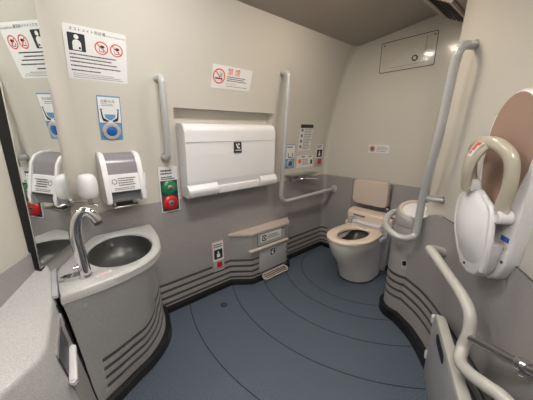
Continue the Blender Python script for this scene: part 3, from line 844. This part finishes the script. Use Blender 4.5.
bm = B(); box(bm, (-.225, fy-.030, .302), (.235, fy+.01, .318), .006, 3); obj('lip', bm, BEIGE2, t, label='beige ledge above the lower door')
bm = B(); extr(bm, rrect(.335, .215, .008, .055, .180), fy-.002, fy-.010, 0, bev=.002); dr = obj('door', bm, LGREYP, t)
bm = B(); extr(bm, rrect(.07, .072, .006, .045, .235), fy-.010, fy-.012, 0); pp = obj('pictogram_plate', bm, PAPER, dr)
bm = B(); extr(bm, rrect(.06, .062, .004, .045, .235), fy-.012, fy-.0125, 0); extr(bm, circ(.008, .052, .252, 14), fy-.0125, fy-.013, 1); extr(bm, [(.03, .25), (.038, .25), (.05, .232), (.062, .215), (.03, .215)], fy-.0125, fy-.013, 1)
obj('pictogram', bm, [INK, PAPER], pp)
bm = B()   # foot flap: rounded frame with slots
o = rrect(.33, .072, .03); fz = .045
frame(bm, .30, .066, .026, .010, 0, -.014)
for k in range(2): box(bm, (-.135, -.012, -.012+k*.018), (.135, -.002, -.005+k*.018), .002)
fg = obj('foot_grille', bm, BEIGE2, t, Matrix.Translation((.05, fy-.040, .028)) @ Matrix.Rotation(R(-62), 4, 'X'), label='beige slotted foot flap')
bm = B(); extr(bm, rrect(.29, .055, .022), 0, -.003); obj('grille_backing', bm, BLACK, fg)

# ------------------------------------------------------------------ toilet paper holder below the signs
t = thing('paper_holder', 'metal shelf with a curved chrome lever below the signs on the long wall', 'paper holder', Matrix.Translation((1.94, 1.75, .90)))
bm = B(); box(bm, (-.19, -.105, -.006), (.20, .0, .006), .003); obj('shelf', bm, STEEL, t)
bm = B(); box(bm, (-.10, -.03, -.075), (.12, -.009, -.004), .004); obj('back_plate', bm, LGREYP, t)
bm = B(); box(bm, (-.05, -.075, -.055), (-.02, -.028, -.004), .004); obj('arm', bm, STEEL, t)
bm = B(); tube(bm, catmull([(-.06, -.06, -.045), (-.02, -.10, -.038), (.06, -.115, -.045), (.14, -.11, -.062), (.185, -.10, -.075)], 6), .014, 14, squash=((0, 0, 1), .024, .010)); obj('lever', bm, CHROME, t)

# ------------------------------------------------------------------ toilet
ty = 1.105
t = thing('toilet', 'white porcelain toilet with an open padded seat ring and control unit against the far wall', 'toilet', Matrix.Translation((2.0, ty, 0)))
def tring(xf, xb, w, z, n=40, pw=2.3, sh=0):
    """outline: round front at xf (toward -x), squarer back at xb"""
    pts = []
    xm = xf + (xb-xf)*.46
    for k in range(n):
        a = 2*pi*k/n; cx, sy = cos(a), sin(a)
        ex = 2/pw
        if cx < 0: x = xm + (xm-xf)*(-abs(cx)**(1.0)); yv = w*(1 if sy >= 0 else -1)*abs(sy)**.95
        else: x = xm + (xb-xm)*abs(cx)**.55; yv = w*(1 if sy >= 0 else -1)*abs(sy)**.6
        pts.append(Vector((x, yv, z)))
    return pts
bm = B()
loft(bm, [tring(-.075, .34, .158, 0), tring(-.08, .34, .160, .012), tring(-.105, .34, .158, .08), tring(-.155, .33, .162, .18), tring(-.235, .32, .170, .28), tring(-.266, .30, .182, .355), tring(-.276, .29, .187, .395), tring(-.272, .28, .184, .408), tring(-.235, .22, .150, .410), tring(-.205, .20, .118, .395), tring(-.18, .17, .105, .34)], True, None, True, False)
bd = obj('bowl_body', bm, CERAM, t, smooth=60)
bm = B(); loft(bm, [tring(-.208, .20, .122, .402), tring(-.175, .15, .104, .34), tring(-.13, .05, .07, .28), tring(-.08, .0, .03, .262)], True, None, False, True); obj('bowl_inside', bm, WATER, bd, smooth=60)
bm = B(); loft(bm, [tring(-.087, .345, .168, 0), tring(-.083, .345, .164, .008)], True, None, True, True); obj('floor_seal', bm, BLACK, bd)
# seat ring
bm = B()
def hole(k, z, n=40): return [Vector((-.010+cos(2*pi*j/n)*.180*k, sin(2*pi*j/n)*.112*k, z)) for j in range(n)]
loft(bm, [hole(1.0, .412), hole(.97, .424), hole(1.03, .438), tring(-.268, .25, .176, .446), tring(-.286, .255, .193, .437), tring(-.288, .255, .195, .424), tring(-.28, .25, .19, .412), hole(1.0, .412)], True)
obj('seat', bm, SEATM, t, smooth=50)
# control unit of the bidet seat
bm = B(); box(bm, (.17, -.205, .405), (.35, .205, .475), .02, 4); cu_ = obj('control_unit', bm, SEATM, t)
bm = B(); pf = fillet([(.235, 0, .47), (.225, 0, .560), (.35, 0, .578), (.39, 0, .47)], [0, .02, .02, 0], 6); extr(bm, [(p.x, p.z) for p in pf], -.215, .215, 0, 'Y'); bmesh.ops.bevel(bm, geom=[e for e in bm.edges if abs(e.verts[0].co.y-e.verts[1].co.y) < 1e-6], offset=.008, segments=3, affect='EDGES'); obj('rear_cover', bm, SEATM, cu_)
bm = B(); box(bm, (.16, -.145, .465), (.225, .125, .498), .012, 3); obj('nozzle_cover', bm, WHITE, cu_)
for yv in (.150, -.175):
    bm = B(); box(bm, (.155, yv-.022, .455), (.22, yv+.022, .512), .008, 3); obj('hinge_block', bm, LGREYP, cu_)
bm = B(); box(bm, (.245, -.212, .562), (.275, -.172, .572), .002); obj('sensor_window', bm, INK, cu_)
bm = B(); extr(bm, [(.224, .52), (.2255, .535), (.2252, .535), (.223, .52)], .03, .15, 0, 'Y'); obj('lettering', bm, INKG, cu_)
bm = B(); box(bm, (.12, -.232, .40), (.30, -.205, .50), .008, 3); box(bm, (.05, -.228, .40), (.14, -.200, .435), .008, 3); obj('side_panel', bm, LGREYP, cu_)
bm = B(); tube(bm, [(.23, -.222, .42), (.27, -.225, .25), (.33, -.225, .02)], .012, 12); obj('hose_cover', bm, WHITE2, t)
bm = B(); box(bm, (.33, -.155, 0), (.392, .155, .43), .01, 2); obj('wall_box', bm, CERAM, t)

# backrest
t = thing('backrest', 'pinkish beige padded backrest on the far wall above the toilet', 'backrest', MF(1.150, .742))
bm = B()
o = []
for x, z in rrect(.335, .225, .032, n=8):
    o.append((x, z + (.018*(1-(x/.167)**2) if z > 0 else 0)))
extr(bm, o, -.055, -.105, 0, bev=.012); obj('pad', bm, PAD, t)
bm = B(); extr(bm, [(x*.93, z*.93) for x, z in o], -.05, -.0555, 0); obj('back_plate', bm, DGREY, t)
bm = B(); box(bm, (-.03, -.06, -.04), (.03, -.012, .04), .004); obj('bracket', bm, DGREY, t)
bm = B(); cyl(bm, (0, -.05, -.10), (0, -.05, -.13), .018, n=16); obj('hinge_knob', bm, DGREY, t)
# maintenance panel behind the toilet, flush button
t = thing('wall_panel', 'flush grey maintenance panel on the far wall behind the toilet', 'panel', MF(1.185, .43))
bm = B(); frame(bm, .40, .80, .01, .003, -.004, -.009); obj('seam', bm, GROOVE, t)
bm = B(); extr(bm, rrect(.393, .793, .008), 0, -.0085); obj('panel', bm, GREY, t)
t = thing('flush_button', 'round chrome flush button on the far wall right of the toilet backrest', 'button', MF(1.005, .605, XF-.009))
bm = B(); lathe(bm, [(.024, 0), (.024, .006), (.018, .010), (.017, .006)], Matrix.Rotation(pi/2, 4, 'X')); obj('rosette', bm, DGREY, t)
bm = B(); lathe(bm, [(.015, .004), (.015, .018), (.011, .022), (0, .023)], Matrix.Rotation(pi/2, 4, 'X')); obj('push_cap', bm, CHROME, t)

# ------------------------------------------------------------------ pedestal at the nose of the partition
pc = Vector((1.865, .598, 0))
t = thing('round_pedestal', 'rounded grey pedestal with a white disc on top at the end of the partition', 'pedestal', Matrix.Translation(pc))
away = Vector((.95, .31, 0)).normalized()
def pring(r, z, tilt=0, n=48, k=1):
    pts = []
    for j in range(n):
        d = Vector((cos(2*pi*j/n), sin(2*pi*j/n), 0))
        pts.append(d*r + Vector((0, 0, z + tilt*d.dot(away)*(r/.12))))
    return pts
rows = []; mi = []
for z, d, m in dado_profile(top=.5, th=0, skirt=.07, gz=[.34, .285, .23, .175])[:-3]:
    rows.append(pring(.122+.004*max(0, (.6-z)/.6)+d, z)); mi.append(m)
for z, r, tl in ((.45, .123, 0), (.60, .120, 0), (.695, .116, .012), (.70, .113, .012), (.706, .118, .012), (.775, .116, .04), (.79, .111, .046), (.795, .100, .047), (.79, .084, .047), (.782, .080, .047)):
    rows.append(pring(r, z, tl)); mi.append(0)
bm = B(); loft(bm, rows, True, mi, True, False); obj('housing', bm, [GREY, GROOVE, BLACK], t, smooth=30)
rows = [pring(.100, .7965, .047), pring(.092, .799, .047), pring(.083, .796, .047), pring(.079, .785, .047)]
bm = B(); loft(bm, rows, True); obj('rim', bm, BEIGE2, t, label='beige rim')
bm = B(); loft(bm, [pring(.080, .776, .047), pring(.080, .787, .047), pring(.072, .791, .047), pring(.01, .792, .047)], True, None, True, True); obj('top_disc', bm, WHITE, t, label='white disc')
# key slot on the flank toward the viewer
q = Vector((-.72, -.0, 0)); ang = math.atan2(-pc.y*1.0 + .38, -pc.x)
kd = Vector((cos(R(188)), sin(R(188)), 0))
Mk = Matrix.Translation(kd*.1235 + Vector((0, 0, .435))) @ Matrix.Rotation(R(188)+pi/2, 4, 'Z')
bm = B(); extr(bm, rrect(.036, .066, .010), .01, -.0015); ks_ = obj('key_plate', bm, LGREYP, t, Mk)
bm = B(); extr(bm, rrect(.024, .034, .007, 0, .010), 0, -.0025); obj('key_hole', bm, BLACK, ks_)

# ------------------------------------------------------------------ rails on the partition
t = thing('grab_rail', 'long vertical grab rail that loops round the pedestal beside the toilet', 'rail')
lp = [PB(.240, 0, 1.698), PB(.290, .088, 1.688), PB(.27, .09, 1.60), PB(.225, .09, 1.26), PB(.135, .09, .90), PB(.135, .09, .715)]
path = fillet(lp, [0, .09, .3, .6, .4, 0], 8)[:-1]
loop = catmull([PB(.135, .09, .735), Vector((1.668, .520, .685)), Vector((1.630, .55, .668)), Vector((1.608, .605, .672)), Vector((1.655, .685, .692)), Vector((1.745, .735, .715)), Vector((1.85, .745, .74)), Vector((1.90, .70, .755))], 7)
bm = B(); tube(bm, path + loop[1:], .021, 20); obj('pipe', bm, RAIL, t)
bm = B(); tube(bm, fillet([PB(.138, .09, .925), PB(.16, .055, .925), PB(.186, .0, .925)], .02), .0165, 16); obj('stay', bm, RAIL, t)
for p, d in ((PB(.240, -.002, 1.698), oB), (PB(.186, -.002, .925), oB)): flange('mount', p, d, .024, t, STEEL)
t = thing('grab_rail', 'curved pale grab rail in the right foreground below the baby seat', 'rail')
pts = [(.336, .0, .668), (.345, .06, .690), (.372, .10, .702), (.43, .115, .715), (.555, .10, .681), (.718, .10, .659), (.790, .10, .625), (.815, .105, .56), (.822, .117, .50), (.862, .140, .472), (.925, .145, .485), (.99, .125, .503), (1.03, .10, .506), (1.12, .085, .507), (1.25, .08, .507)]
bm = B(); tube(bm, catmull([PB(*p) for p in pts], 7), .0215, 20); obj('pipe', bm, RAILW, t)
a, b = PB(.818, .105, .545), PB(1.09, .075, .665)
bm = B(); tube(bm, [a, b], .0145, 18); obj('stay', bm, STEEL, t, label='bare steel stay')
cpt = a.lerp(b, .80); dd = (b-a).normalized()
bm = B(); cyl(bm, cpt - dd*.009, cpt + dd*.009, .022, .022, 20); box(bm, (-.006, -.006, -.034), (.006, .006, -.012), .002, M=Matrix.Translation(cpt)); obj('collar', bm, CHROME, t)
flange('mount', PB(.336, .004, .668), oB, .026, t, STEEL)

# ------------------------------------------------------------------ folded changing board low on the partition
t = thing('fitting_board', 'folded grey board with a pale rim leaning low against the partition', 'folding board', MB(.47, 0, .05))
# local x runs along the wall toward the viewer, -y out into the room
dg = R(-12.5)
Mb = Matrix.Translation((0, 0, -.045)) @ Matrix.Rotation(dg, 4, 'Z')
face = fillet([(0, 0, .06), (-.005, 0, .40), (.05, 0, .435), (.70, 0, .435), (.70, 0, .06)], [0, .02, .03, 0, 0], 6)
bm = B(); extr(bm, [(p.x, p.z-.012) for p in face], .006, -.018, 0, bev=.003); obj('board', bm, LGREYP, t, Mb)
bm = B(); extr(bm, [(.0, .405), (.035, .448), (.055, .452), (.70, .452), (.70, .425), (.06, .425), (.025, .395)], .022, -.020, 0, bev=.005); obj('rim', bm, RAILW, t, Mb, label='pale rim')
bm = B(); extr(bm, rrect(.16, .05, .022, .20, .385), -.017, -.0195, 0); obj('hand_slot', bm, BLACK, t, Mb)
for x, z in ((-.012, .385), (-.008, .16)):
    bm = B(); box(bm, (x-.014, -.026, z-.024), (x+.014, .012, z+.024), .008, 3); obj('hinge', bm, WHITE2, t, Mb)
bm = B(); box(bm, (.0, .0, .03), (.70, .05, .055), .003); obj('wall_mounting', bm, DGREY, t, Mb)

# ------------------------------------------------------------------ baby seat on the partition
t = thing('baby_seat', 'white wall mounted baby seat with beige safety arms and a brown back pad', 'baby seat', MB(.70, .755))
def bs(name, bm, m, par=None, **k): return obj(name, bm, m, par or t, **k)
# backboard: tall rounded shield narrowing at the foot
def shield(k=1., dz=0, n=16):
    pts = []
    for j in range(n+1):          # top arch from right to left
        a = pi*j/n; pts.append((.132*k*cos(a), .50 + .185*k*sin(a) + dz))
    pts += [(-.133*k, .38), (-.128*k, .22), (-.110*k, .10), (-.075*k, .03), (-.03*k, .0), (.04*k, .0), (.085*k, .03), (.118*k, .10), (.130*k, .22), (.133*k, .38)]
    return pts
bm = B(); extr(bm, shield(), .004, -.045, 0, bev=.012); bs('backboard', bm, WHITE)
pad = [(x*.93, z) for x, z in shield()[:17]] + [(-.120, .40), (-.10, .30), (-.05, .24), (.0, .235), (.04, .27), (.08, .33), (.112, .42)]
bm = B(); extr(bm, [(x, .50+(z-.50)*.95 if z > .5 else z) for x, z in pad], -.043, -.0475, 0); bs('back_pad', bm, BROWN)
# seat shell folded up: curved surface grid with thickness
def shellpt(u, v):    # u -1..1 across, v 0..1 bottom->top
    w = .050 + .068*sin(pi*min(1, .12+v*.72))**.9
    if v > .8: w *= 1-.75*((v-.8)/.2)**1.3
    x = u*w
    z = .045 + v*.30 + (.022*math.cos(u*pi*1.0)*max(0, (v-.7)/.3))
    bulge = .055 + .050*sin(pi*min(1, v*.9+.05))**.8*(1-.75*u*u) + .02
    return Vector((x-.055+.05*(1-v), -bulge, z))
bm = B(); nu, nv = 20, 22
loft(bm, [[shellpt(-1+2*i/nu, j/nv) for i in range(nu+1)] for j in range(nv+1)], False)
o = bs('seat_shell', bm, WHITE, smooth=70); md = o.modifiers.new('solid', 'SOLIDIFY'); md.thickness = .012; md.offset = 0
# raised rim of the shell and seat tail under it
bm = B(); rim = [shellpt(1, j/nv) + Vector((0, -.004, 0)) for j in range(nv+1)]
tube(bm, rim, .011, 10); bs('shell_rim', bm, WHITE, o)
bm = B(); rim = [shellpt(-1, j/nv) + Vector((0, -.004, 0)) for j in range(nv+1)]; tube(bm, rim, .011, 10); bs('shell_rim', bm, WHITE, o)
bm = B(); extr(bm, [(-.105, .16), (-.10, .06), (-.06, .012), (.0, -.002), (.05, .012), (.085, .06), (.10, .16)], -.045, -.095, 0, bev=.012); bs('seat_tail', bm, WHITE2)
bm = B(); box(bm, (.02, -.052, .255), (.10, -.045, .268), .002); bs('belt_slot', bm, DGREY)
# beige arms: an arch from hinge to hinge and the flat tongue in the middle
arch = catmull([(-.150, -.05, .325), (-.170, -.06, .38), (-.152, -.075, .450), (-.095, -.10, .495), (-.01, -.11, .508), (.055, -.105, .500), (.100, -.09, .460), (.105, -.08, .38), (.085, -.075, .30), (.090, -.07, .265)], 8)
bm = B(); tube(bm, arch, .024, 18, squash=((0, -1, .15), .023, .019)); ar = bs('safety_arm', bm, BEIGE)
tong = catmull([(.0, -.115, .512), (-.018, -.135, .47), (-.038, -.14, .41), (-.060, -.125, .33)], 8)
bm = B(); tube(bm, tong, .03, 18, squash=((0, -1, .1), .035, .015)); tg = bs('centre_tongue', bm, BEIGE)
bm = B(); v = []
for j in range(9):
    p = tong[2+j]; q = tong[3+j]
    d = (q-p).normalized(); n = Vector((0, -1, 0)); n = (n-d*n.dot(d)).normalized(); w = .024-.0014*j
    v.append((p + n*.0140 + Vector((-w, 0, 0)), p + n*.0165, p + n*.0140 + Vector((w, 0, 0))))
loft(bm, [list(a) for a in v], False); obj('warning_label', bm, PAPER, tg)
bm = B()
for j, (hw, x0) in ((1, (.014, 0)), (3, (.006, .0)), (4, (.008, .0)), (6, (.005, .0))):
    p = tong[2+j]; d = (tong[3+j]-p).normalized(); n = Vector((0, -1, 0)); n = (n-d*n.dot(d)).normalized()
    c0 = p + n*.0172
    vv = [bm.verts.new(c0 + Vector((s*hw, 0, 0)) + d*e) for s, e in ((-1, -.006), (1, -.006), (1, .006), (-1, .006))]; bm.faces.new(vv)
obj('lettering', bm, ORANGE, tg)
for x, z, yy in ((-.045, .345, -.115), (.092, .262, -.07)):
    bm = B(); lathe(bm, [(.024, -.02), (.024, .018), (.018, .022), (.015, .020), (0, .020)], Matrix.Translation((x, yy, z)) @ Matrix.Rotation(pi/2, 4, 'X'), 24); bs('hinge_cap', bm, WHITE)
bm = B(); box(bm, (.070, -.049, .175), (.110, -.0455, .193), .001); bs('sticker', bm, BLUED, label='blue sticker')
bm = B(); box(bm, (.070, -.049, .150), (.108, -.0455, .167), .001); bs('sticker', bm, BEIGE2, label='beige sticker')
for x, z in ((.10, .10), (-.02, .03)):
    bm = B(); lathe(bm, [(.006, 0), (.005, .003), (0, .003)], Matrix.Translation((x, -.0455 if z > .09 else -.096, z)) @ Matrix.Rotation(pi/2, 4, 'X'), 12); bs('screw', bm, DGREY)

# ------------------------------------------------------------------ light, world, camera
w = bpy.data.worlds.new('World'); S.world = w; w.use_nodes = True
w.node_tree.nodes['Background'].inputs['Color'].default_value = (.9, .93, 1, 1)
w.node_tree.nodes['Background'].inputs['Strength'].default_value = .3

cam = bpy.data.cameras.new('camera'); co = bpy.data.objects.new('camera', cam); COL.objects.link(co)
cam.sensor_fit = 'HORIZONTAL'; cam.sensor_width = 36; cam.lens = 36*260/533; cam.clip_start = .02
yaw = R(48.755); pit = R(14.657)
co.location = (0, 0, H); co.rotation_euler = (pi/2-pit, 0, yaw-pi/2)
S.camera = co
S.view_settings.view_transform = 'Standard'; S.view_settings.look = 'None'; S.view_settings.gamma = 1
S.view_settings.exposure = .88
